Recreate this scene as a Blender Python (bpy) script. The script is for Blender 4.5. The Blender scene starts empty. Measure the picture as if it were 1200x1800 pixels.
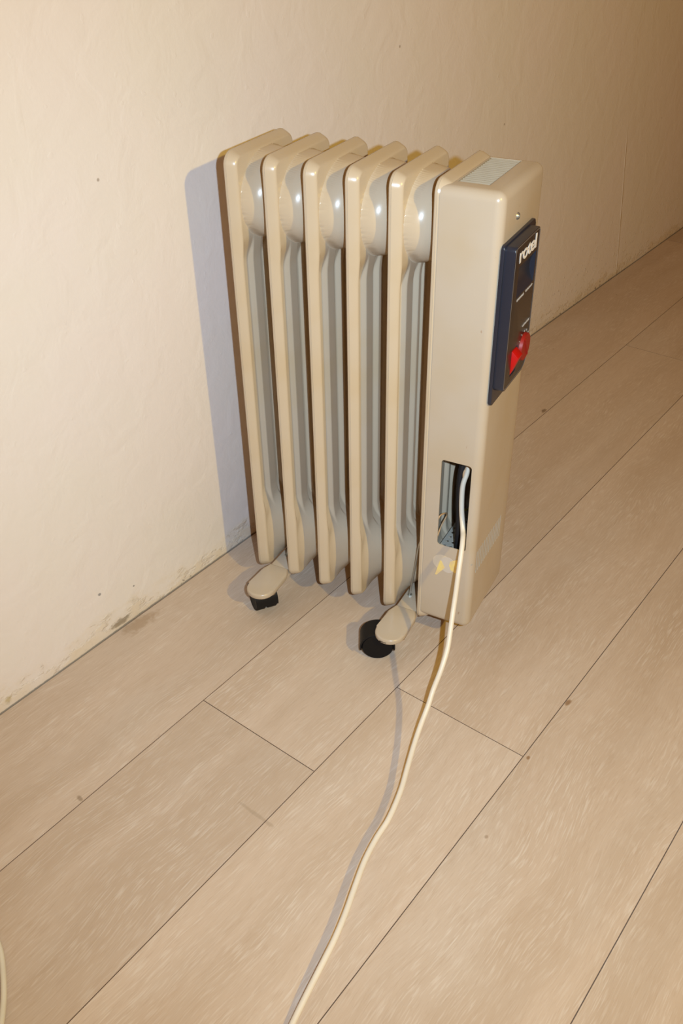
import bpy, bmesh, math, random
from mathutils import Vector, Matrix
import numpy as np
random.seed(7)
S = bpy.context.scene
COL = S.collection

# ------------------------------------------------------------------ camera
cam_d = bpy.data.cameras.new('camera'); cam = bpy.data.objects.new('camera', cam_d); COL.objects.link(cam); S.camera = cam
cam_d.sensor_fit = 'VERTICAL'; cam_d.sensor_height = 36.0; cam_d.sensor_width = 24.0
cam_d.lens = 1594.43 / 1800.0 * 36.0
cam_d.clip_start = 0.02
pi_, ya_, ro_ = map(math.radians, (35.8144, 38.8345, -1.206))
fw = Vector((-math.sin(ya_)*math.cos(pi_), math.cos(ya_)*math.cos(pi_), -math.sin(pi_)))
rt = fw.cross(Vector((0, 0, 1))).normalized(); up = rt.cross(fw)
rt, up = rt*math.cos(ro_)+up*math.sin(ro_), -rt*math.sin(ro_)+up*math.cos(ro_)
CAM = Vector((0.8691, -0.8440, 0.9089))
m = Matrix((rt, up, -fw)).transposed().to_4x4(); m.translation = CAM
cam.matrix_world = m

# ------------------------------------------------------------------ light
FLASH_W, LAMP_W, AMB = 53.5, 67.0, 0.15
FLASH_ANG = 112
FLASH_C, LAMP_C, AMB_C = (0.60, 0.79, 1.0), (1.0, 0.70, 0.13), (1.0, 0.36, 0.08)
w = bpy.data.worlds.new('world'); S.world = w; w.use_nodes = True
bgn = w.node_tree.nodes['Background']; bgn.inputs[0].default_value = (*AMB_C, 1); bgn.inputs[1].default_value = AMB
fd = bpy.data.lights.new('camera_flash', 'SPOT'); fo = bpy.data.objects.new('camera_flash', fd); COL.objects.link(fo)
fo.location = (0.9225, -0.7885, 0.9220)
fd.energy = FLASH_W; fd.color = FLASH_C; fd.shadow_soft_size = 0.007; fd.spot_size = math.radians(FLASH_ANG); fd.spot_blend = 1.0
fo.rotation_euler = (fw+rt*0.06+up*0.06).to_track_quat('-Z', 'Y').to_euler()
ld = bpy.data.lights.new('room_lamp', 'POINT'); lo = bpy.data.objects.new('room_lamp', ld); COL.objects.link(lo)
lo.location = (1.840, -0.603, 1.422); ld.energy = LAMP_W; ld.color = LAMP_C; ld.shadow_soft_size = 0.022

S.view_settings.view_transform = 'Standard'; S.view_settings.look = 'None'
S.view_settings.gamma = 1; S.view_settings.use_curve_mapping = False; S.view_settings.exposure = 0.0

# ------------------------------------------------------------------ material helpers
class NT:
    def __init__(s, name, rough=0.5, color=(0.8, 0.8, 0.8), **kw):
        s.m = bpy.data.materials.new(name); s.m.use_nodes = True; s.t = s.m.node_tree
        s.b = s.t.nodes['Principled BSDF']
        s.b.inputs['Base Color'].default_value = (*color, 1); s.b.inputs['Roughness'].default_value = rough
        for k, v in kw.items(): s.b.inputs[k.replace('_', ' ')].default_value = v
        s._co = None
    def n(s, ty, **kw):
        x = s.t.nodes.new(ty)
        for k, v in kw.items(): setattr(x, k, v)
        return x
    def l(s, a, b): s.t.links.new(a, b)
    def co(s):
        if s._co is None: s._co = s.n('ShaderNodeTexCoord').outputs['Object']
        return s._co
    def mapv(s, scale=(1, 1, 1), loc=(0, 0, 0), rot=(0, 0, 0), src=None):
        x = s.n('ShaderNodeMapping'); x.inputs['Scale'].default_value = scale; x.inputs['Location'].default_value = loc
        x.inputs['Rotation'].default_value = rot
        s.l(src or s.co(), x.inputs['Vector']); return x.outputs[0]
    def noise(s, vec, scale=1, detail=3, rough=0.5, dist=0):
        x = s.n('ShaderNodeTexNoise'); s.l(vec, x.inputs['Vector'])
        x.inputs['Scale'].default_value = scale; x.inputs['Detail'].default_value = detail
        x.inputs['Roughness'].default_value = rough; x.inputs['Distortion'].default_value = dist
        return x.outputs[0]
    def ramp(s, v, a, b, lo=0.0, hi=1.0):
        x = s.n('ShaderNodeMapRange'); s.l(v, x.inputs[0]); x.interpolation_type = 'SMOOTHSTEP'
        for i, q in zip((1, 2, 3, 4), (a, b, lo, hi)): x.inputs[i].default_value = q
        return x.outputs[0]
    def math(s, op, a, b=None):
        x = s.n('ShaderNodeMath', operation=op)
        for i, q in enumerate((a, b)):
            if q is None: continue
            if isinstance(q, (int, float)): x.inputs[i].default_value = q
            else: s.l(q, x.inputs[i])
        return x.outputs[0]
    def mix(s, f, a, b, bt='MIX'):
        x = s.n('ShaderNodeMix', data_type='RGBA', blend_type=bt)
        if isinstance(f, (int, float)): x.inputs[0].default_value = f
        else: s.l(f, x.inputs[0])
        for i, q in ((6, a), (7, b)):
            if isinstance(q, tuple): x.inputs[i].default_value = (*q, 1)
            else: s.l(q, x.inputs[i])
        return x.outputs[2]
    def sep(s, v):
        x = s.n('ShaderNodeSeparateXYZ'); s.l(v, x.inputs[0]); return x.outputs
    def col(s, c): s.l(c, s.b.inputs['Base Color'])
    def bump(s, h, strength=0.3, dist=0.001):
        x = s.n('ShaderNodeBump'); x.inputs['Strength'].default_value = strength; x.inputs['Distance'].default_value = dist
        s.l(h, x.inputs['Height']); s.l(x.outputs[0], s.b.inputs['Normal'])

def simple(name, color, rough=0.5, speck=0.04, **kw):
    t = NT(name, rough, color, **kw)
    nz = t.noise(t.mapv(), 40, 3)
    c = t.mix(t.ramp(nz, 0.35, 0.65, 0, 1), color, tuple(x*(1-speck) for x in color)); t.col(c)
    return t.m

# cream stove enamel, slightly yellowed in places with small chips
def enamel(name, color, chips=0.5):
    t = NT(name, 0.27, color, Coat_Weight=0.08, Coat_Roughness=0.15)
    big = t.noise(t.mapv(), 9, 3)
    c = t.mix(t.ramp(big, 0.42, 0.72), color, (color[0]*0.97, color[1]*0.93, color[2]*0.84))
    sm = t.noise(t.mapv((1, 1, .5)), 120, 2)
    c = t.mix(t.ramp(sm, 0.74, 0.78, 0, chips), c, (0.30, 0.17, 0.09))
    t.col(c); t.bump(t.noise(t.mapv(), 260, 2), 0.05, 0.0006)
    return t.m
M_ENAMEL = enamel('cream_enamel', (0.510, 0.425, 0.325))
M_FIN = enamel('fin_enamel', (0.560, 0.455, 0.325), 0.0)
M_GRILLE = simple('grille_grey_metal', (0.37, 0.325, 0.25), 0.45)
M_SIDEG = simple('dark_mesh_metal', (0.07, 0.06, 0.05), 0.6)
M_BLACK = simple('black_plastic', (0.006, 0.005, 0.005), 0.5, Specular_IOR_Level=0.25)
M_WHEEL = simple('black_rubber', (0.006, 0.005, 0.005), 0.6, Specular_IOR_Level=0.2)
M_DARKIN = simple('dark_interior', (0.012, 0.011, 0.012), 0.6)
M_NAVY = simple('dark_navy_plastic', (0.022, 0.024, 0.036), 0.30)
M_NAVYF = simple('dark_panel_face', (0.026, 0.021, 0.021), 0.25)
M_SILVER = simple('panel_silver_trim', (0.20, 0.18, 0.17), 0.35)
M_TEXT = simple('white_panel_print', (0.80, 0.76, 0.72), 0.5)
M_TEXTD = simple('faded_panel_print', (0.50, 0.44, 0.38), 0.5)
M_RED = simple('red_plastic', (0.50, 0.004, 0.003), 0.4)
M_REDK = simple('red_knob_plastic', (0.30, 0.012, 0.006), 0.45)
M_STEEL = simple('zinc_steel', (0.55, 0.55, 0.50), 0.32, Metallic=0.85)
M_CORD = simple('cream_cord_pvc', (0.78, 0.69, 0.55), 0.42)
M_CORD2 = simple('cream_lead_pvc', (0.72, 0.66, 0.52), 0.42)
M_TAN = simple('tan_wire_insulation', (0.55, 0.33, 0.16), 0.5)
M_YG = simple('earth_wire_insulation', (0.62, 0.62, 0.10), 0.5)
M_PLATE = simple('galvanised_plate', (0.42, 0.40, 0.34), 0.6)

def glue_mat():
    t = NT('yellow_sticker_glue', 0.5, (0.78, 0.60, 0.22))
    c = t.mix(t.ramp(t.noise(t.mapv(), 120, 3), 0.35, 0.7), (0.84, 0.66, 0.22), (0.74, 0.56, 0.28)); t.col(c); return t.m
M_GLUE = glue_mat()
M_GLUE2 = simple('faded_sticker_glue', (0.68, 0.56, 0.40), 0.5)
M_LILAC = simple('rubbed_sticker_patch', (0.60, 0.53, 0.45), 0.5)

def wall_mat():
    t = NT('painted_plaster', 0.55, (0.8, 0.8, 0.8))
    x, y, z = t.sep(t.co())
    big = t.noise(t.mapv((1, 1, 1)), 3.2, 4, 0.55)
    c = t.mix(t.ramp(big, 0.35, 0.65), (0.80, 0.725, 0.672), (0.785, 0.722, 0.648))
    fx = t.noise(t.mapv((1, 1, 1), (3, 1, 7)), 11, 5, 0.6)
    c = t.mix(t.ramp(fx, 0.58, 0.75, 0, 0.35), c, (0.80, 0.70, 0.645))
    # damp grime creeping up from the floor with a ragged edge
    rag = t.noise(t.mapv((1, 1, 2.2)), 17, 6, 0.65)
    hgt = t.math('ADD', z, t.math('MULTIPLY', t.math('SUBTRACT', rag, 0.5), 0.13))
    band = t.ramp(hgt, 0.0, 0.042, 1, 0)
    pat = t.ramp(t.noise(t.mapv((1, 1.0, 1), (0, 5, 0)), 6, 3), 0.32, 0.55)
    c = t.mix(t.math('MULTIPLY', t.math('MULTIPLY', band, pat), 0.55), c, (0.70, 0.565, 0.36))
    fine = t.noise(t.mapv((1, 1, 1.6), (0, 2, 1)), 75, 5, 0.7)
    mould = t.math('MULTIPLY', t.ramp(fine, 0.55, 0.66), t.ramp(t.math('ADD', z, t.math('MULTIPLY', t.math('SUBTRACT', rag, 0.5), 0.05)), 0.004, 0.017, 1, 0))
    gate = t.ramp(t.noise(t.mapv((1, 1, 0.2), (0, 9, 0)), 9, 2), 0.47, 0.60)
    gate = t.math('MAXIMUM', gate, t.math('MULTIPLY', t.ramp(y, 0.8, 1.0), 0.75))
    c = t.mix(t.math('MULTIPLY', mould, gate), c, (0.16, 0.12, 0.07))
    # a few brown and dark pin marks
    vor = t.n('ShaderNodeTexVoronoi'); t.l(t.mapv((1, 1, 1)), vor.inputs['Vector']); vor.inputs['Scale'].default_value = 11
    dots = t.math('MULTIPLY', t.ramp(vor.outputs['Distance'], 0.012, 0.03, 1, 0), t.ramp(t.noise(t.mapv((1, 1, 1), (2, 8, 3)), 4, 1), 0.48, 0.52))
    c = t.mix(t.math('MULTIPLY', dots, 0.6), c, (0.22, 0.15, 0.09))
    # two dark rubs close to the floor on the left
    for (cy, cz, ay, az, k, colr) in ((-0.283, 0.011, 0.020, 0.006, 0.8, (0.27, 0.21, 0.14)), (-0.3064, 0.080, 0.003, 0.003, 0.8, (0.18, 0.17, 0.17)), (-0.475, 0.012, 0.006, 0.006, 0.6, (0.45, 0.36, 0.15)), (-0.2486, 0.0564, 0.0018, 0.0018, 0.8, (0.1, 0.08, 0.07))):
        dy = t.math('DIVIDE', t.math('SUBTRACT', y, cy), ay); dz = t.math('DIVIDE', t.math('SUBTRACT', z, cz), az)
        d = t.math('SQRT', t.math('ADD', t.math('MULTIPLY', dy, dy), t.math('MULTIPLY', dz, dz)))
        d = t.math('ADD', d, t.math('MULTIPLY', t.math('SUBTRACT', fine, 0.5), 2.2))
        c = t.mix(t.ramp(d, 0.5, 1.2, k, 0), c, colr)
    # thin dirty edge where plaster meets the floor
    edge = t.ramp(t.math('ADD', z, t.math('MULTIPLY', t.math('SUBTRACT', fine, 0.5), 0.005)), 0.0006, 0.0022, 0.7, 0)
    c = t.mix(edge, c, (0.20, 0.18, 0.15))
    t.col(c)
    # orange-peel roller texture, trowel waves, blobs
    op = t.noise(t.mapv(), 190, 3, 0.55)
    wv = t.noise(t.mapv((1, 1, 1)), 22, 3, 0.5, 0.6)
    bl = t.ramp(t.noise(t.mapv((1, 1, 1), (1, 1, 4)), 60, 2), 0.66, 0.74)
    led = t.ramp(hgt, 0.010, 0.024, 1, 0)
    sc = t.noise(t.mapv((1, 1.0, 0.22), (0, 0, 5)), 42, 2, 0.5, 0.4)
    h = t.math('ADD', t.math('MULTIPLY', op, 0.16), t.math('MULTIPLY', wv, 1.6))
    h = t.math('ADD', h, t.math('MULTIPLY', bl, 0.16))
    h = t.math('ADD', h, t.math('MULTIPLY', t.ramp(sc, 0.72, 0.80), 0.15))
    h = t.math('ADD', h, t.math('MULTIPLY', led, 1.3))
    # raised paint blobs low down on the far part and one long run of paint
    bl2 = t.ramp(t.noise(t.mapv((1, 1, 1), (6, 1, 2)), 95, 2), 0.62, 0.72)
    g2 = t.math('MULTIPLY', t.ramp(y, 0.75, 1.0), t.ramp(z, 0.05, 0.22, 1, 0))
    h = t.math('ADD', h, t.math('MULTIPLY', t.math('MULTIPLY', bl2, g2), 1.2))
    ln = t.math('ABSOLUTE', t.math('SUBTRACT', t.math('ADD', y, t.math('MULTIPLY', z, 0.213)), 1.416))
    ln = t.math('ADD', ln, t.math('MULTIPLY', t.math('SUBTRACT', wv, 0.5), 0.008))
    run = t.math('MULTIPLY', t.ramp(ln, 0.0, 0.004, 1, 0), t.ramp(z, 0.30, 0.42, 1, 0))
    h = t.math('ADD', h, t.math('MULTIPLY', run, 1.5))
    t.bump(h, 0.55, 0.0018)
    return t.m

def floor_mat():
    t = NT('limed_oak_plank', 0.46, (0.6, 0.5, 0.38))
    at = t.n('ShaderNodeAttribute', attribute_name='pid')
    pid = at.outputs['Fac']
    off = t.n('ShaderNodeCombineXYZ'); t.l(t.math('MULTIPLY', pid, 13.7), off.inputs[0]); t.l(t.math('MULTIPLY', pid, 31.1), off.inputs[1])
    vm = t.n('ShaderNodeVectorMath', operation='ADD'); t.l(t.co(), vm.inputs[0]); t.l(off.outputs[0], vm.inputs[1])
    P = vm.outputs[0]
    # gentle wander of the grain
    wn = t.n('ShaderNodeTexNoise'); t.l(t.mapv((1.6, 1.0, 1), src=P), wn.inputs['Vector']); wn.inputs['Scale'].default_value = 2.6; wn.inputs['Detail'].default_value = 2
    wo = t.n('ShaderNodeVectorMath', operation='MULTIPLY_ADD'); t.l(wn.outputs[1], wo.inputs[0]); wo.inputs[1].default_value = (0.075, 0, 0); t.l(P, wo.inputs[2])
    Q = wo.outputs[0]
    broad = t.noise(t.mapv((16, 1.6, 1), src=Q), 1, 4, 0.55)
    blot = t.noise(t.mapv((9, 3.5, 1), (4, 2, 0), src=Q), 1, 3)
    c = t.mix(t.ramp(broad, 0.32, 0.68), (0.530, 0.400, 0.285), (0.610, 0.475, 0.355))
    c = t.mix(t.ramp(blot, 0.45, 0.75, 0, 0.55), c, (0.600, 0.490, 0.385))
    c = t.mix(t.ramp(t.noise(t.mapv((60, 5, 1), src=Q), 1, 4, 0.6), 0.50, 0.80, 0, 0.35), c, (0.47, 0.33, 0.22))
    # short white lime strokes lying in the pores
    f0 = t.noise(t.mapv((620, 38, 1), (1, 4, 0), src=Q), 1, 3, 0.6)
    c = t.mix(t.ramp(f0, 0.30, 0.50, 0.40, 0), c, (0.46, 0.33, 0.225))
    s1 = t.noise(t.mapv((560, 42, 1), src=Q), 1, 2, 0.5)
    s2 = t.noise(t.mapv((300, 20, 1), (7, 7, 0), src=Q), 1, 2, 0.5)
    gate = t.ramp(t.noise(t.mapv((22, 5, 1), (3, 1, 0), src=Q), 1, 3), 0.35, 0.65, 0.35, 1)
    c = t.mix(t.math('MULTIPLY', t.ramp(s1, 0.50, 0.68, 0, 0.60), gate), c, (0.69, 0.585, 0.475))
    c = t.mix(t.math('MULTIPLY', t.ramp(s2, 0.58, 0.74, 0, 0.5), gate), c, (0.73, 0.635, 0.53))
    # plank to plank tone
    tn = t.math('ADD', t.math('MULTIPLY', t.math('SINE', t.math('MULTIPLY', pid, 77.0)), 0.045), 0.985)
    cc = t.n('ShaderNodeCombineColor')
    for i in range(3): t.l(tn, cc.inputs[i])
    c = t.mix(1.0, c, cc.outputs[0], 'MULTIPLY')
    # specks of dirt
    vor = t.n('ShaderNodeTexVoronoi'); t.l(t.mapv((1, 0.8, 1)), vor.inputs['Vector']); vor.inputs['Scale'].default_value = 15
    dots = t.math('MULTIPLY', t.ramp(vor.outputs['Distance'], 0.02, 0.045, 1, 0), t.ramp(t.noise(t.mapv((1, 1, 1), (5, 3, 3)), 5, 1), 0.50, 0.55))
    c = t.mix(t.math('MULTIPLY', dots, 0.55), c, (0.27, 0.17, 0.10))
    x, y, z = t.sep(t.co())
    rg = t.noise(t.mapv(), 90, 4)
    for (cx, cy, ax, ay, k, colr) in ((0.014, -0.26, 0.012, 0.032, 0.6, (0.36, 0.24, 0.14)), (0.1898, 0.654, 0.0045, 0.008, 0.8, (0.17, 0.10, 0.05)), (0.5837, -0.0218, 0.003, 0.006, 0.8, (0.25, 0.13, 0.05)), (0.586, -0.134, 0.002, 0.003, 0.8, (0.25, 0.13, 0.05)), (0.1905, -0.512, 0.006, 0.003, 0.7, (0.25, 0.17, 0.1)), (0.375, -0.40, 0.03, 0.0025, 0.35, (0.30, 0.22, 0.14)), (0.76, 0.10, 0.02, 0.05, 0.3, (0.42, 0.28, 0.14))):
        dx = t.math('DIVIDE', t.math('SUBTRACT', x, cx), ax); dy = t.math('DIVIDE', t.math('SUBTRACT', y, cy), ay)
        d = t.math('SQRT', t.math('ADD', t.math('MULTIPLY', dx, dx), t.math('MULTIPLY', dy, dy)))
        d = t.math('ADD', d, t.math('MULTIPLY', t.math('SUBTRACT', rg, 0.5), 2.0))
        c = t.mix(t.ramp(d, 0.5, 1.3, k, 0), c, colr)
    t.col(c)
    h = t.math('ADD', t.math('MULTIPLY', s1, 0.5), t.math('MULTIPLY', s2, 0.6))
    t.bump(h, 0.12, 0.0006)
    return t.m
M_WALL = wall_mat(); M_FLOOR = floor_mat()
M_GAP = simple('dirt_in_floor_gap', (0.24, 0.155, 0.10), 0.9)

# ------------------------------------------------------------------ mesh helpers
def link(name, me, parent=None, mats=(), smooth=None):
    o = bpy.data.objects.new(name, me); COL.objects.link(o)
    for q in mats: me.materials.append(q)
    if parent is not None: o.parent = parent
    if smooth is not None: shade(me, smooth)
    return o
def shade(me, ang=35):
    bm = bmesh.new(); bm.from_mesh(me)
    a = math.radians(ang)
    for f in bm.faces: f.smooth = True
    for e in bm.edges: e.smooth = not (len(e.link_faces) == 2 and e.calc_face_angle(0) > a)
    bm.to_mesh(me); bm.free()
def bm_obj(name, bm, mat, parent=None, smooth=35):
    bmesh.ops.recalc_face_normals(bm, faces=bm.faces)
    me = bpy.data.meshes.new(name); bm.to_mesh(me); bm.free()
    return link(name, me, parent, [mat] if not isinstance(mat, (list, tuple)) else mat, smooth)
def add_box(bm, x0, x1, y0, y1, z0, z1, bev=0, seg=2):
    r = bmesh.ops.create_cube(bm, size=1, matrix=Matrix.Translation(((x0+x1)/2, (y0+y1)/2, (z0+z1)/2)) @ Matrix.Diagonal((x1-x0, y1-y0, z1-z0, 1)))
    if bev:
        es = list({e for v in r['verts'] for e in v.link_edges})
        bmesh.ops.bevel(bm, geom=es, offset=bev, segments=seg, profile=0.5, affect='EDGES')
def rrect(a0, a1, b0, b1, r, n=6):
    """rounded rectangle outline; r a number or four radii (a0b0, a1b0, a1b1, a0b1)"""
    rs = [r]*4 if isinstance(r, (int, float)) else r
    out = []
    for (ca, cb, st, q) in ((a0, b0, 180, rs[0]), (a1, b0, 270, rs[1]), (a1, b1, 0, rs[2]), (a0, b1, 90, rs[3])):
        sa = 1 if ca == a0 else -1; sb = 1 if cb == b0 else -1
        for k in range(n+1):
            an = math.radians(st+90*k/n); out.append((ca+sa*q+q*math.cos(an), cb+sb*q+q*math.sin(an)))
    return out
def add_prism(bm, pts, f0, f1, bev=0, seg=2):
    """pts: 2D outline; f0, f1 map (a,b)->3D for the two ends"""
    A = [bm.verts.new(f0(*p)) for p in pts]; B = [bm.verts.new(f1(*p)) for p in pts]
    n = len(pts); fa = bm.faces.new(A); fb = bm.faces.new(B)
    for i in range(n): bm.faces.new((A[i], A[(i+1) % n], B[(i+1) % n], B[i]))
    if bev:
        es = list(fa.edges)+list(fb.edges)
        bmesh.ops.bevel(bm, geom=es, offset=bev, segments=seg, profile=0.5, affect='EDGES')
def catmull(P, per=8):
    P = [Vector(p) for p in P]; out = []
    for i in range(len(P)-1):
        p0 = P[max(i-1, 0)]; p1 = P[i]; p2 = P[i+1]; p3 = P[min(i+2, len(P)-1)]
        for k in range(per):
            t = k/per
            out.append(0.5*((2*p1)+(p2-p0)*t+(2*p0-5*p1+4*p2-p3)*t*t+(3*p1-p0-3*p2+p3)*t**3))
    out.append(P[-1]); return out
def add_tube(bm, path, ra, n=14, rb=None, wide=Vector((1, 0, 0))):
    """swept tube; ra radius along 'wide', rb radius across"""
    rb = rb or ra; rings = []
    for i, p in enumerate(path):
        t = (path[min(i+1, len(path)-1)]-path[max(i-1, 0)]).normalized()
        a = (wide-t*wide.dot(t)).normalized(); b = t.cross(a)
        rings.append([bm.verts.new(p+a*math.cos(2*math.pi*k/n)*ra+b*math.sin(2*math.pi*k/n)*rb) for k in range(n)])
    for r0, r1 in zip(rings, rings[1:]):
        for k in range(n): bm.faces.new((r0[k], r0[(k+1) % n], r1[(k+1) % n], r1[k]))
    bm.faces.new(rings[0]); bm.faces.new(rings[-1])
def boolean(o, cutters, op='DIFFERENCE'):
    for c in cutters:
        md = o.modifiers.new('b', 'BOOLEAN'); md.operation = op; md.solver = 'EXACT'; md.object = c
    bpy.context.view_layer.update()
    dg = bpy.context.evaluated_depsgraph_get()
    me = bpy.data.meshes.new_from_object(o.evaluated_get(dg), depsgraph=dg)
    o.modifiers.clear(); old = o.data; o.data = me
    for c in cutters: bpy.data.objects.remove(c, do_unlink=True)
    return o
def empty(name, loc=(0, 0, 0), rz=0):
    o = bpy.data.objects.new(name, None); COL.objects.link(o); o.location = loc; o.rotation_euler = (0, 0, rz); o.empty_display_size = 0.05
    return o

# ------------------------------------------------------------------ the room
def build_wall():
    bm = bmesh.new()
    # front face gridded so the plaster can sag a little along its foot
    ys = np.concatenate([np.arange(-1.6, 2.6, 0.02), np.arange(2.6, 4.41, 0.2)])
    zs = [-0.004, 0.0, 0.003, 0.006, 0.01, 0.015, 0.02, 0.03, 0.045, 0.07, 0.12, 0.3, 1.0, 2.5]
    rnd = np.random.RandomState(3)
    k1 = rnd.rand(6)*6
    def sag(y, z):
        e = math.exp(-z/0.02)
        n = sum(math.sin(y*(9+7*i)+k1[i])/(i+1.5) for i in range(6))
        return -0.0007*e*(0.6+0.5*n)
    g = [[bm.verts.new((sag(y, z) if y < 2.6 else 0, y, z)) for z in zs] for y in ys]
    for i in range(len(ys)-1):
        for j in range(len(zs)-1): bm.faces.new((g[i][j], g[i+1][j], g[i+1][j+1], g[i][j+1]))
    y0, y1 = ys[0], ys[-1]
    bk = [bm.verts.new(p) for p in ((-0.12, y0, zs[0]), (-0.12, y1, zs[0]), (-0.12, y1, zs[-1]), (-0.12, y0, zs[-1]))]
    bm.faces.new(bk)
    n, q = len(ys)-1, len(zs)-1
    bm.faces.new([g[0][j] for j in range(q+1)]+[bk[3], bk[0]])
    bm.faces.new([g[n][j] for j in range(q+1)]+[bk[2], bk[1]])
    bm.faces.new([g[i][0] for i in range(n+1)]+[bk[1], bk[0]])
    bm.faces.new([g[i][q] for i in range(n+1)]+[bk[2], bk[3]])
    o = bm_obj('wall_left', bm, M_WALL, None, 40); o['kind'] = 'structure'
build_wall()

def build_floor():
    bm = bmesh.new(); lay = bm.faces.layers.float.new('pid')
    add_box(bm, -0.02, 3.7, -1.7, 4.5, -0.03, -0.0016)
    for f in bm.faces: f.material_index = 1
    seams = [0.0012, 0.1967, 0.3884, 0.5801, 0.7718]
    while seams[-1] < 3.5: seams.append(seams[-1]+0.1917)
    Lp = 1.3432; first = {0: 1.75, 1: -0.3108, 2: -0.1359, 3: 0.62, 4: 0.30}
    gap = 0.00038; pid = 0
    rnd = random.Random(5)
    for r in range(len(seams)-1):
        s = first.get(r, rnd.uniform(-0.9, 0.4))
        while s > -1.6: s -= Lp
        y = s
        while y < 4.4:
            a, b = max(y, -1.6), min(y+Lp, 4.4)
            if b-a > 0.01:
                pid += 1
                x0, x1 = seams[r]+gap, seams[r+1]-gap; y0, y1 = a+gap, b-gap
                e = 0.0002
                top = [(x0+e, y0+e, 0), (x1-e, y0+e, 0), (x1-e, y1-e, 0), (x0+e, y1-e, 0)]
                mid = [(x0, y0, -e), (x1, y0, -e), (x1, y1, -e), (x0, y1, -e)]
                bot = [(x, yy, -0.0016) for x, yy, _ in mid]
                T, Mi, Bo = ([bm.verts.new(p) for p in q] for q in (top, mid, bot))
                fs = [bm.faces.new(T)]
                for i in range(4):
                    j = (i+1) % 4
                    fs.append(bm.faces.new((T[i], Mi[i], Mi[j], T[j]))); fs.append(bm.faces.new((Mi[i], Bo[i], Bo[j], Mi[j])))
                for f in fs: f[lay] = (pid*0.6180339) % 1.0
                for f in fs[1:]: f.material_index = 1
            y += Lp
    bmesh.ops.recalc_face_normals(bm, faces=bm.faces)
    me = bpy.data.meshes.new('floor'); bm.to_mesh(me); bm.free()
    o = link('floor', me, None, [M_FLOOR, M_GAP]); o['kind'] = 'structure'
build_floor()

# ------------------------------------------------------------------ the oil radiator
P, D, ZB, ZT = 0.0518, 0.1383, 0.039, 0.642      # fin pitch, depth, bottom, top
HEAT = empty('oil_radiator', (0.1022, -0.0925, 0), math.radians(10.4303))
HEAT['label'] = 'cream oil-filled radiator heater on castors with dark control panel, standing by the wall'
HEAT['category'] = 'heater'

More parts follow.
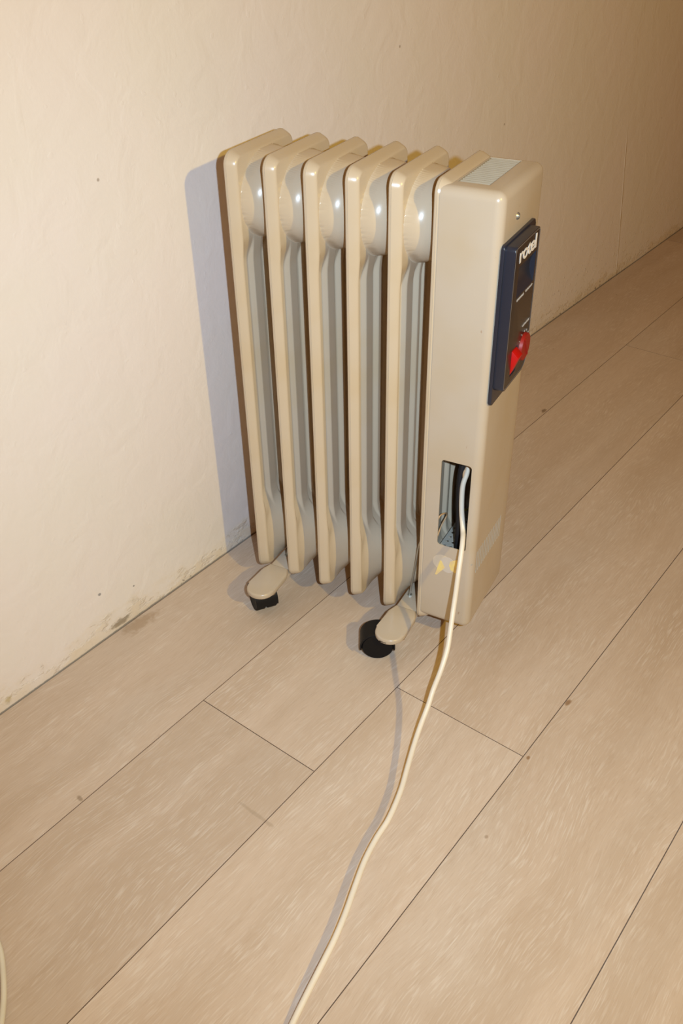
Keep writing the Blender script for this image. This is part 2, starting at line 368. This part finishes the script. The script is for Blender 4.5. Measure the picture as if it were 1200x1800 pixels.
def sm(a, b, x):
    t = np.clip((x-a)/(b-a), 0, 1); return t*t*(3-2*t)
def build_fin_mesh():
    R = 0.016; zc = (ZB+ZT)/2; Hh = (ZT-ZB)/2; vc = D/2
    e = [0, .0004, .001, .0017, .0025, .0035, .0045, .0055, .0065, .0075, .0085, .0095, .0105, .0115, .0125, .0135, .0145]
    v = e+list(np.arange(.0153, D/2, .0008)); v = v+[D-q for q in v[::-1]]
    v = np.array(v); S_ = (v/D)
    z1 = e+list(np.arange(.0158, .150, .0016)); z = z1+list(np.linspace(.155, .30, 9)); z = z+[2*Hh-q for q in z[:-1][::-1]]
    z = ZB+np.array(z)
    dz = np.minimum(z-ZB, ZT-z)
    inset = np.where(dz < R, R-np.sqrt(np.maximum(0, R*R-(R-dz)**2)), 0)
    V = inset[:, None]+(D-2*inset[:, None])*S_[None, :]
    Z = np.repeat(z[:, None], len(v), 1)
    qx = np.abs(V-vc)-(vc-R); qz = np.abs(Z-zc)-(Hh-R)
    sd = np.hypot(np.maximum(qx, 0), np.maximum(qz, 0))+np.minimum(np.maximum(qx, qz), 0)-R
    d = np.maximum(-sd, 0)
    hz = np.maximum(sm(ZT-.135, ZT-.098, Z), 1-sm(ZB+.098, ZB+.135, Z))     # header zones
    # rolled rim, then a step down to the recessed web with four pressed ribs
    rtop = 0.0128+0.0017*hz
    rim = 0.0034+(rtop-0.0034)*np.sin(np.pi/2*np.clip(d/0.0072, 0, 1))
    mid = np.full_like(V, 0.0042)
    for c, hw in ((0.0400, 0.0080), (vc, 0.0030), (D-0.0400, 0.0080)):
        mid = np.maximum(mid, 0.0042+0.0062*(1-sm(hw, hw+0.0042, np.abs(V-c))))
    # header: welded dome that reaches the next fin
    head = np.full_like(V, 0.0145)
    et = np.clip(np.sqrt(((V-vc)/.0600)**2+((Z-(ZT-.0590))/.0520)**2), 0, 1)
    head = np.maximum(head, 0.0145+0.0400*(1-et**2.6)**0.40)
    eb = np.clip((np.abs((V-vc)/.0635)**2.6+np.abs((Z-(ZB+.060))/.062)**2.6)**(1/2.6), 0, 1)
    head = np.maximum(head, 0.0145+0.0390*(0.5+0.5*np.cos(np.pi*eb))**0.9)
    head = np.minimum(head, 0.0517)
    inner = mid*(1-hz)+head*hz
    k = sm(0.0072, 0.0125-0.0025*hz, d)
    Ht = rim*(1-k)+inner*k
    nz, nv = V.shape
    verts = [(Ht[i, j], V[i, j], Z[i, j]) for i in range(nz) for j in range(nv)]
    faces = [(i*nv+j, i*nv+j+1, (i+1)*nv+j+1, (i+1)*nv+j) for i in range(nz-1) for j in range(nv-1)]
    loop = [j for j in range(nv)]+[i*nv+nv-1 for i in range(1, nz)]+[(nz-1)*nv+j for j in range(nv-2, -1, -1)]+[i*nv for i in range(nz-2, 0, -1)]
    prev = loop
    # side wall with the weld seam of the two pressings, then the flat back
    for (u, ins) in ((0.0036, 0.0), (0.0031, 0.0007), (0.0026, 0.0), (0.0008, 0.0), (0.0, 0.0008)):
        base = len(verts)
        for a in loop:
            x_, y_, z_ = verts[a]
            cv = min(max(y_, R), D-R); cz_ = min(max(z_, ZB+R), ZT-R)
            n = Vector((0, y_-cv, z_-cz_))
            if n.length > 1e-9: n.normalize()
            verts.append((u, y_-n.y*ins, z_-n.z*ins))
        cur = list(range(base, base+len(loop)))
        m_ = len(loop)
        faces += [(prev[i], cur[i], cur[(i+1) % m_], prev[(i+1) % m_]) for i in range(m_)]
        prev = cur
    faces.append(tuple(prev))
    me = bpy.data.meshes.new('fin'); me.from_pydata(verts, [], faces); me.update()
    bm = bmesh.new(); bm.from_mesh(me); bmesh.ops.remove_doubles(bm, verts=bm.verts, dist=1e-6)
    bmesh.ops.recalc_face_normals(bm, faces=bm.faces); bm.to_mesh(me); bm.free()
    me.materials.append(M_FIN); shade(me, 50)
    return me
fin_me = build_fin_mesh()
for i in range(6):
    o = bpy.data.objects.new('fin', fin_me); COL.objects.link(o); o.parent = HEAT; o.location = (i*P, 0, 0)

# housing -----------------------------------------------------------
BU0, BU1, BV1, BZ0, BZ1 = 0.2652, 0.3345, 0.1345, 0.0505, 0.6365
def cutter(fn):
    bm = bmesh.new(); fn(bm); bmesh.ops.recalc_face_normals(bm, faces=bm.faces)
    me = bpy.data.meshes.new('c'); bm.to_mesh(me); bm.free(); return link('c', me)
bm = bmesh.new()
r_ = bmesh.ops.create_cube(bm, size=1, matrix=Matrix.Translation(((BU0-0.02+BU1)/2, BV1/2, (BZ0+BZ1)/2)) @ Matrix.Diagonal((BU1-BU0+0.02, BV1, BZ1-BZ0, 1)))
es = [e for e in bm.edges if not all(v.co.x < BU0 for v in e.verts)]
bmesh.ops.bevel(bm, geom=es, offset=0.0105, segments=6, profile=0.5, affect='EDGES')
bmesh.ops.recalc_face_normals(bm, faces=bm.faces)
me = bpy.data.meshes.new('housing'); bm.to_mesh(me); bm.free()
housing = link('housing', me)
T_ = 0.0013
cuts = [cutter(lambda b: add_box(b, 0.20, BU0, -0.1, 0.3, 0, 0.8)),
        cutter(lambda b: add_box(b, 0.21, BU1-T_, T_, BV1-T_, BZ0+T_, BZ1-T_, 0.009, 4)),
        cutter(lambda b: add_prism(b, rrect(0.2836, 0.3228, 0.1826, 0.3125, 0.0042), lambda a, c: (a, -0.02, c), lambda a, c: (a, 0.012, c))),
        cutter(lambda b: add_box(b, 0.2745, 0.3105, 0.023, 0.123, BZ1-0.01, BZ1+0.01))]
def side_slots(b):
    for k in range(14):
        v = 0.012+k*0.0068; add_box(b, BU1-0.01, BU1+0.01, v, v+0.0034, 0.1425, 0.1780)
cuts.append(cutter(side_slots))
boolean(housing, cuts)
for p_ in housing.data.polygons: p_.material_index = 0
housing.data.materials.clear(); housing.data.materials.append(M_ENAMEL); shade(housing.data, 30)
housing.parent = HEAT; housing.name = 'housing'

# top outlet grille: slats across the opening
bm = bmesh.new()
add_box(bm, 0.2748, 0.2758, 0.0235, 0.1225, BZ1-0.006, BZ1-0.0006); add_box(bm, 0.3092, 0.3102, 0.0235, 0.1225, BZ1-0.006, BZ1-0.0006)
for k in range(15):
    v = 0.0265+k*0.00655
    A = [(v, BZ1-0.0052), (v+0.0010, BZ1-0.0056), (v+0.0050, BZ1-0.0006), (v+0.0040, BZ1-0.0005)]
    add_prism(bm, A, lambda a, c: (0.2752, a, c), lambda a, c: (0.3098, a, c))
grille = bm_obj('top_grille', bm, M_GRILLE, HEAT, 30); grille['label'] = 'pale grey slatted air outlet'
# lower grille insert behind the slots
bm = bmesh.new(); add_box(bm, BU1-0.0055, BU1-0.0042, 0.008, 0.112, 0.138, 0.183)
o = bm_obj('side_grille', bm, M_SIDEG, HEAT); o['label'] = 'grey mesh behind slotted air inlet'

# screw
bm = bmesh.new()
bmesh.ops.create_cone(bm, cap_ends=True, segments=24, radius1=0.0042, radius2=0.0030, depth=0.0022, matrix=Matrix.Translation((BU1+0.0008, 0.0475, 0.6015)) @ Matrix.Rotation(math.pi/2, 4, 'Y'))
for a in (0, math.pi/2):
    bmesh.ops.create_cube(bm, size=1, matrix=Matrix.Translation((BU1+0.0019, 0.0475, 0.6015)) @ Matrix.Rotation(a+0.5, 4, 'X') @ Matrix.Diagonal((0.0006, 0.0048, 0.0009, 1)))
o = bm_obj('screw', bm, M_STEEL, HEAT); o['label'] = 'silver screw head'

# interior seen through the cut-out --------------------------------------
bm = bmesh.new(); add_box(bm, 0.2785, BU1-0.002, 0.0025, 0.131, 0.1620, 0.1632)
plate = bm_obj('base_plate', bm, M_PLATE, HEAT)
def holes(b):
    for iu in range(5):
        for iv in range(9):
            bmesh.ops.create_cone(b, cap_ends=True, segments=14, radius1=0.0025, radius2=0.0025, depth=0.02,
                matrix=Matrix.Translation((0.2842+iu*0.0088+(0.0044 if iv % 2 and False else 0), 0.0150+iv*0.0103, 0.1626)))
plate.parent = None; boolean(plate, [cutter(holes)]); plate.parent = HEAT
bm = bmesh.new(); add_box(bm, 0.3045, BU1-0.0025, 0.060, 0.131, 0.166, 0.600, 0.002)
bm_obj('control_unit', bm, M_DARKIN, HEAT)
# black sleeve hanging through the cut-out and thin wires
bm = bmesh.new(); add_tube(bm, catmull([(0.312, 0.060, 0.40), (0.306, 0.040, 0.33), (0.2995, 0.030, 0.285), (0.2995, 0.028, 0.245), (0.303, 0.024, 0.21), (0.304, 0.022, 0.164)], 6), 0.0044, 14)
bm_obj('wire_sleeve', bm, M_DARKIN, HEAT)
bm = bmesh.new(); add_tube(bm, catmull([(0.2925, 0.060, 0.31), (0.2900, 0.062, 0.24), (0.2885, 0.070, 0.205), (0.292, 0.085, 0.185), (0.30, 0.10, 0.20)], 6), 0.0012, 8)
o = bm_obj('earth_wire', bm, M_YG, HEAT); o['label'] = 'thin yellow-green wire'
bm = bmesh.new(); add_tube(bm, catmull([(0.2760, 0.012, 0.200), (0.2790, 0.016, 0.215), (0.2820, 0.030, 0.212), (0.2795, 0.040, 0.200), (0.2770, 0.030, 0.190), (0.2765, 0.018, 0.180)], 6), 0.0010, 8)
o = bm_obj('thin_wire', bm, M_TAN, HEAT); o['label'] = 'thin tan wire'
bm = bmesh.new(); add_tube(bm, catmull([(0.303, 0.045, 0.34), (0.3035, 0.036, 0.300), (0.3032, 0.028, 0.283), (0.3055, 0.024, 0.272)], 6), 0.0014, 8)
o = bm_obj('core_wire', bm, M_TAN, HEAT); o['label'] = 'short orange-brown wire core'

# control panel -------------------------------------------------------
CP = bpy.data.objects.new('control_panel', None)
bm = bmesh.new()
F = BU1
add_prism(bm, rrect(0.0032, 0.1070, 0.397, 0.5835, (0.004, 0.012, 0.006, 0.004)), lambda a, c: (F-0.0003, a, c), lambda a, c: (F+0.0035, a, c), 0.001, 2)
basep = bm_obj('panel_base', bm, M_NAVY, None)
bm = bmesh.new()
add_prism(bm, rrect(0.0060, 0.0875, 0.4155, 0.5820, (0.006, 0.016, 0.005, 0.005)), lambda a, c: (F+0.002, a, c), lambda a, c: (F+0.0150, a, c), 0.0012, 3)
bmesh.ops.recalc_face_normals(bm, faces=bm.faces)
me = bpy.data.meshes.new('control_panel'); bm.to_mesh(me); bm.free()
panel = link('control_panel', me)
bpy.data.objects.remove(CP, do_unlink=True)
def scoop(b):
    bmesh.ops.create_cone(b, cap_ends=True, segments=96, radius1=0.0285, radius2=0.0285, depth=0.0585, matrix=Matrix.Translation((F+0.0150+0.0225, 0.0505, 0.5395)) @ Matrix.Rotation(math.pi/2, 4, 'X'))
def slot(b): add_box(b, F+0.008, F+0.02, 0.0265, 0.0455, 0.4265, 0.4585)
boolean(panel, [cutter(scoop), cutter(slot)])
panel.data.materials.clear(); panel.data.materials.append(M_NAVY); panel.data.materials.append(M_NAVYF)
for p_ in panel.data.polygons:
    p_.material_index = 1 if (p_.normal.x > 0.97 and abs(p_.center.x-(F+0.015)) < 1e-4) else 0
shade(panel.data, 30); panel.parent = HEAT; panel.name = 'control_panel'
panel['label'] = 'dark navy raised control panel with red controls'
basep.parent = panel
# fine silver frame line round the face
bm = bmesh.new()
o1 = rrect(0.0074, 0.0862, 0.4170, 0.5806, (0.005, 0.015, 0.004, 0.004)); o2 = rrect(0.0081, 0.0855, 0.4177, 0.5799, (0.0045, 0.0145, 0.0035, 0.0035))
A = [bm.verts.new((F+0.01515, a, c)) for a, c in o1]; B = [bm.verts.new((F+0.01515, a, c)) for a, c in o2]
A2 = [bm.verts.new((F+0.0148, a, c)) for a, c in o1]; B2 = [bm.verts.new((F+0.0148, a, c)) for a, c in o2]
n = len(A)
for i in range(n):
    j = (i+1) % n
    bm.faces.new((A[i], A[j], B[j], B[i])); bm.faces.new((A[i], A2[i], A2[j], A[j])); bm.faces.new((B[i], B[j], B2[j], B2[i]))
o = bm_obj('frame_line', bm, M_SILVER, panel); o['label'] = 'thin pale outline around the panel face'

def text_mesh(txt, bold):
    cu = bpy.data.curves.new('t', 'FONT'); cu.body = txt; cu.size = 1; cu.offset = bold; cu.extrude = 0.02; cu.space_character = 0.92
    to = bpy.data.objects.new('t', cu); COL.objects.link(to); bpy.context.view_layer.update()
    dg = bpy.context.evaluated_depsgraph_get(); me = bpy.data.meshes.new_from_object(to.evaluated_get(dg))
    bpy.data.objects.remove(to, do_unlink=True); return me
me = text_mesh('rotel', 0.018)
xs = [v.co.x for v in me.vertices]; ysv = [v.co.y for v in me.vertices]
sx = 0.0560/(max(xs)-min(xs)); sy = 0.0162/(max(ysv)-min(ysv))
for v in me.vertices:
    a, b, c = v.co; v.co = (F+0.0150+0.0004*(c/0.02), 0.0205+(a-min(xs))*sx, 0.5612+(b-min(ysv))*sy)
o = link('logo', me, panel, [M_TEXT]); o['label'] = 'white lettering at the top of the panel'

def print_line(v0, v1, zc, h=0.0026, seed=1, mat=M_TEXTD):
    """row of tiny, illegibly small printed characters"""
    rnd = random.Random(seed); bm = bmesh.new(); v = v0
    while v < v1-0.0008:
        wd = rnd.uniform(0.0010, 0.0016)
        add_box(bm, F+0.0148, F+0.01525, v, v+0.0005, zc-h/2, zc+h/2)
        zz = zc+rnd.choice((-h/2+0.0003, 0, h/2-0.0003)); add_box(bm, F+0.0148, F+0.01525, v, v+wd, zz-0.0003, zz+0.0003)
        v += wd+0.00045
    return bm_obj('printed_caption', bm, mat, panel)
print_line(0.0250, 0.0490, 0.5185, seed=1); print_line(0.0545, 0.0790, 0.5190, seed=2); print_line(0.0572, 0.0805, 0.4765, seed=3)
# scale ticks round the thermostat knob
for k in range(11):
    a = math.radians(-130+26*k); c0 = Vector((0.0675, 0.4475)); d0 = Vector((math.sin(a), math.cos(a)))
    q = c0+d0*0.0190
    if q.x < 0.085 and not (q.x < 0.047 and q.y < 0.46):
        bm = bmesh.new()
        bmesh.ops.create_cube(bm, size=1, matrix=Matrix.Translation((F+0.0150, q.x, q.y)) @ Matrix.Rotation(-a, 4, 'X') @ Matrix.Diagonal((0.0006, 0.0008, 0.0022, 1)))
        bm_obj('scale_mark', bm, M_TEXTD, panel)
# thermostat knob
bm = bmesh.new()
mx = lambda x: Matrix.Translation((x, 0.0675, 0.4475)) @ Matrix.Rotation(math.pi/2, 4, 'Y')
bmesh.ops.create_cone(bm, cap_ends=True, segments=48, radius1=0.0168, radius2=0.0160, depth=0.0042, matrix=mx(F+0.0165))
bmesh.ops.bevel(bm, geom=[e for e in bm.edges if len(e.link_faces) == 2 and e.calc_face_angle(0) > 1], offset=0.0006, segments=2, affect='EDGES')
bmesh.ops.create_cube(bm, size=1, matrix=Matrix.Translation((F+0.0190, 0.0675, 0.4475)) @ Matrix.Rotation(0.5, 4, 'X') @ Matrix.Diagonal((0.0016, 0.0022, 0.026, 1)))
o = bm_obj('thermostat_knob', bm, M_REDK, panel); o['label'] = 'round red thermostat knob'
# rocker switch
bm = bmesh.new()
add_prism(bm, [(F+0.009, 0.4280), (F+0.0142, 0.4280), (F+0.0225, 0.4500), (F+0.0150, 0.4570), (F+0.009, 0.4570)], lambda a, c: (a, 0.0285, c), lambda a, c: (a, 0.0435, c), 0.0004, 2)
o = bm_obj('rocker_switch', bm, M_RED, panel); o['label'] = 'bright red rocker switch'

# remains of a sticker under the cut-out
def patch(name, pts, mat, v=-0.0004, lab=None):
    bm = bmesh.new(); add_prism(bm, pts, lambda a, c: (a, 0.0003, c), lambda a, c: (a, v, c))
    o = bm_obj(name, bm, mat, HEAT)
    if lab: o['label'] = lab
    return o
def ell(cu, cz, a, b, n=28): return [(cu+a*math.cos(2*math.pi*k/n), cz+b*math.sin(2*math.pi*k/n)) for k in range(n)]
patch('sticker_residue', ell(0.2925, 0.1545, 0.0135, 0.0125), M_GLUE2, -0.0002, 'faint faded ring where a sticker was')
patch('sticker_residue', ell(0.3000, 0.1530, 0.0105, 0.0128), M_LILAC, -0.0003, 'greyish rubbed patch')
patch('sticker_residue', [(0.2893, 0.1575), (0.2912, 0.1572), (0.2965, 0.1472), (0.2915, 0.1400), (0.2858, 0.1318), (0.2832, 0.1316)], M_GLUE, -0.0005, 'yellow triangular scrap of sticker')
patch('sticker_residue', [(0.3142, 0.1668), (0.3095, 0.1640), (0.3032, 0.1600), (0.3022, 0.1530), (0.3050, 0.1462), (0.3100, 0.1440), (0.3142, 0.1440)], M_GLUE, -0.0005, 'yellow scrap of sticker behind the cord')

# feet ------------------------------------------------------------------
def foot(uc, casters):
    bm = bmesh.new(); hw = 0.0210; tip = -0.0690
    far = D-tip
    def paddle(sgn):
        pts = []
        def Y(v): return v if sgn < 0 else D-v
        for k in range(17):
            a = math.pi*k/16; pts.append((uc-hw*math.cos(a), Y(tip+hw-hw*math.sin(a))))
        pts += [(uc+hw, Y(-0.012)), (uc+0.0155, Y(0.004)), (uc-0.0155, Y(0.004)), (uc-hw, Y(-0.012))]
        add_prism(bm, pts, lambda a, c: (a, c, 0.0430), lambda a, c: (a, c, 0.0520), 0.0030, 4)
    paddle(-1); paddle(1)
    add_box(bm, uc-0.0152, uc+0.0152, -0.002, D+0.002, 0.0350, 0.0500, 0.002, 2)
    f = bm_obj('foot_arm', bm, M_ENAMEL, HEAT, 40)
    # chips of missing paint on the rounded tip
    for (cu, cv, cz, yaw, L, hood_r, R) in casters:
        a = Vector((math.cos(yaw), math.sin(yaw), 0))      # axle
        t = Vector((-a.y, a.x, 0))
        cp = Vector((cu, cv, R))
        Mx = Matrix((a, t, Vector((0, 0, 1)))).transposed().to_4x4(); Mx.translation = cp
        bm = bmesh.new()
        # hood: a thick arc over the two wheels
        arc = []
        A0, A1 = math.radians(-12), math.radians(192)
        for k in range(25): q = A0+(A1-A0)*k/24; arc.append((hood_r*math.cos(q), hood_r*math.sin(q)))
        for k in range(24, -1, -1): q = A0+(A1-A0)*k/24; arc.append(((hood_r-0.0022)*math.cos(q), (hood_r-0.0022)*math.sin(q)))
        add_prism(bm, arc, lambda p, q: Mx @ Vector((-L/2-0.0004, p, q)), lambda p, q: Mx @ Vector((L/2+0.0004, p, q)))
        add_prism(bm, [(hood_r*math.cos(math.pi*k/12), hood_r*math.sin(math.pi*k/12)*0.98) for k in range(13)], lambda p, q: Mx @ Vector((-0.0016, p, q)), lambda p, q: Mx @ Vector((0.0016, p, q)))
        bmesh.ops.create_cone(bm, cap_ends=True, segments=20, radius1=0.006, radius2=0.006, depth=0.012, matrix=Matrix.Translation((uc, (cv*0.5+(-0.045 if cv < 0.05 else D+0.045)*0.5), 0.041)))
        c = bm_obj('caster', bm, M_BLACK, f, 40)
        for s in (-1, 1):
            bm = bmesh.new()
            prof = [(0.0018, 0.003), (0.0018, R-0.0008), (0.0028, R), (L/2-0.002, R), (L/2, R-0.0016), (L/2-0.0008, R*0.55), (L/2-0.0002, 0.003)]
            rings = []
            for x_, r0 in prof: rings.append([bm.verts.new(Mx @ Vector((s*x_, r0*math.cos(2*math.pi*k/40), r0*math.sin(2*math.pi*k/40)))) for k in range(40)])
            for r0, r1 in zip(rings, rings[1:]):
                for k in range(40): bm.faces.new((r0[k], r0[(k+1) % 40], r1[(k+1) % 40], r1[k]))
            bm.faces.new(rings[0]); bm.faces.new(rings[-1])
            bm_obj('wheel', bm, M_WHEEL, c, 40)
    return f
f1 = foot(0.5*P+0.0083, [(0.0255, -0.0335, 0, math.radians(50), 0.033, 0.0225, 0.0205), (0.0290, D+0.035, 0, math.radians(70), 0.033, 0.0225, 0.0205)])
f2 = foot(4.5*P+0.0083, [(0.2205, -0.0450, 0, math.radians(-64), 0.030, 0.0246, 0.0222), (0.2400, D+0.035, 0, math.radians(-50), 0.030, 0.0246, 0.0222)])
bm = bmesh.new(); add_box(bm, 0.2340, 0.2445, -0.0690, -0.0683, 0.0462, 0.0474, 0.0002)
o = bm_obj('paint_chip', bm, M_BLACK, f2); o['label'] = 'dark scratch on the tip'
# hooked steel rods of the foot clamp
for (name_f, par, pts) in (('clamp_rod', f2, [(0.2338, 0.0330, 0.0500), (0.2352, 0.0300, 0.0560), (0.2400, 0.0290, 0.0900), (0.2440, 0.0275, 0.1200), (0.2478, 0.0262, 0.1480), (0.2495, 0.03, 0.156), (0.2500, 0.045, 0.160)]),
                           ('clamp_rod', f1, [(0.0300, 0.0330, 0.0500), (0.0340, 0.0300, 0.0640), (0.0390, 0.0290, 0.0900), (0.0420, 0.0280, 0.1150), (0.0440, 0.040, 0.125)])):
    bm = bmesh.new(); add_tube(bm, catmull(pts, 5), 0.0014, 10)
    bmesh.ops.create_cone(bm, cap_ends=True, segments=6, radius1=0.0034, radius2=0.0034, depth=0.0022, matrix=Matrix.Translation(Vector(pts[0])+Vector((0.0006, -0.0010, 0.0012))))
    o = bm_obj(name_f, bm, M_STEEL, par); o['label'] = 'thin steel clamp rod'

# power cord -------------------------------------------------------------
pts = [(0.3100, 0.050, 0.330), (0.3085, 0.040, 0.305), (0.3068, 0.030, 0.2823), (0.3052, 0.022, 0.2659), (0.3086, 0.014, 0.2388), (0.3162, 0.003, 0.2150), (0.3223, -0.012, 0.2096), (0.3264, -0.0265, 0.1955), (0.3292, -0.039, 0.1785), (0.3318, -0.051, 0.1560), (0.3345, -0.0640, 0.1365), (0.3385, -0.0800, 0.1210),
       (0.3425, -0.0980, 0.1040), (0.3432, -0.1185, 0.0860), (0.3410, -0.1350, 0.0665), (0.3417, -0.1521, 0.0535), (0.3418, -0.1740, 0.0405),
       (0.3442, -0.1991, 0.0310), (0.3489, -0.2276, 0.0250), (0.3545, -0.2592, 0.0210), (0.3575, -0.2974, 0.0185), (0.3555, -0.3256, 0.0165), (0.3563, -0.3572, 0.0160), (0.3612, -0.3919, 0.0162),
       (0.3655, -0.4200, 0.0158), (0.3683, -0.4499, 0.0145), (0.3688, -0.4780, 0.0125), (0.3690, -0.5103, 0.0095), (0.3695, -0.5367, 0.0066), (0.3710, -0.5750, 0.0036), (0.3740, -0.64, 0.0036), (0.372, -0.74, 0.0036), (0.35, -0.85, 0.0036)]
bm = bmesh.new(); add_tube(bm, catmull(pts, 6), 0.0033, 16)
o = bm_obj('power_cord', bm, M_CORD, HEAT, 60); o['label'] = 'long cream power cord trailing onto the floor'

# second stretch of lead at the lower left of the floor ----------------------
pts = [(0.10, -0.70, 0.0032), (0.1860, -0.6635, 0.0032), (0.2320, -0.6696, 0.0032), (0.2659, -0.6789, 0.0032), (0.2851, -0.6868, 0.0032), (0.3114, -0.7028, 0.0032), (0.3296, -0.7166, 0.0032), (0.3451, -0.7313, 0.0032), (0.3631, -0.7524, 0.0032), (0.3777, -0.7774, 0.0032), (0.38, -0.83, 0.0032)]
bm = bmesh.new(); add_tube(bm, catmull(pts, 6), 0.0031, 14)
o = bm_obj('electric_cord', bm, M_CORD2, None, 60)
o['label'] = 'pale cord curving over the floor at the lower left edge of the photo'; o['category'] = 'cord'
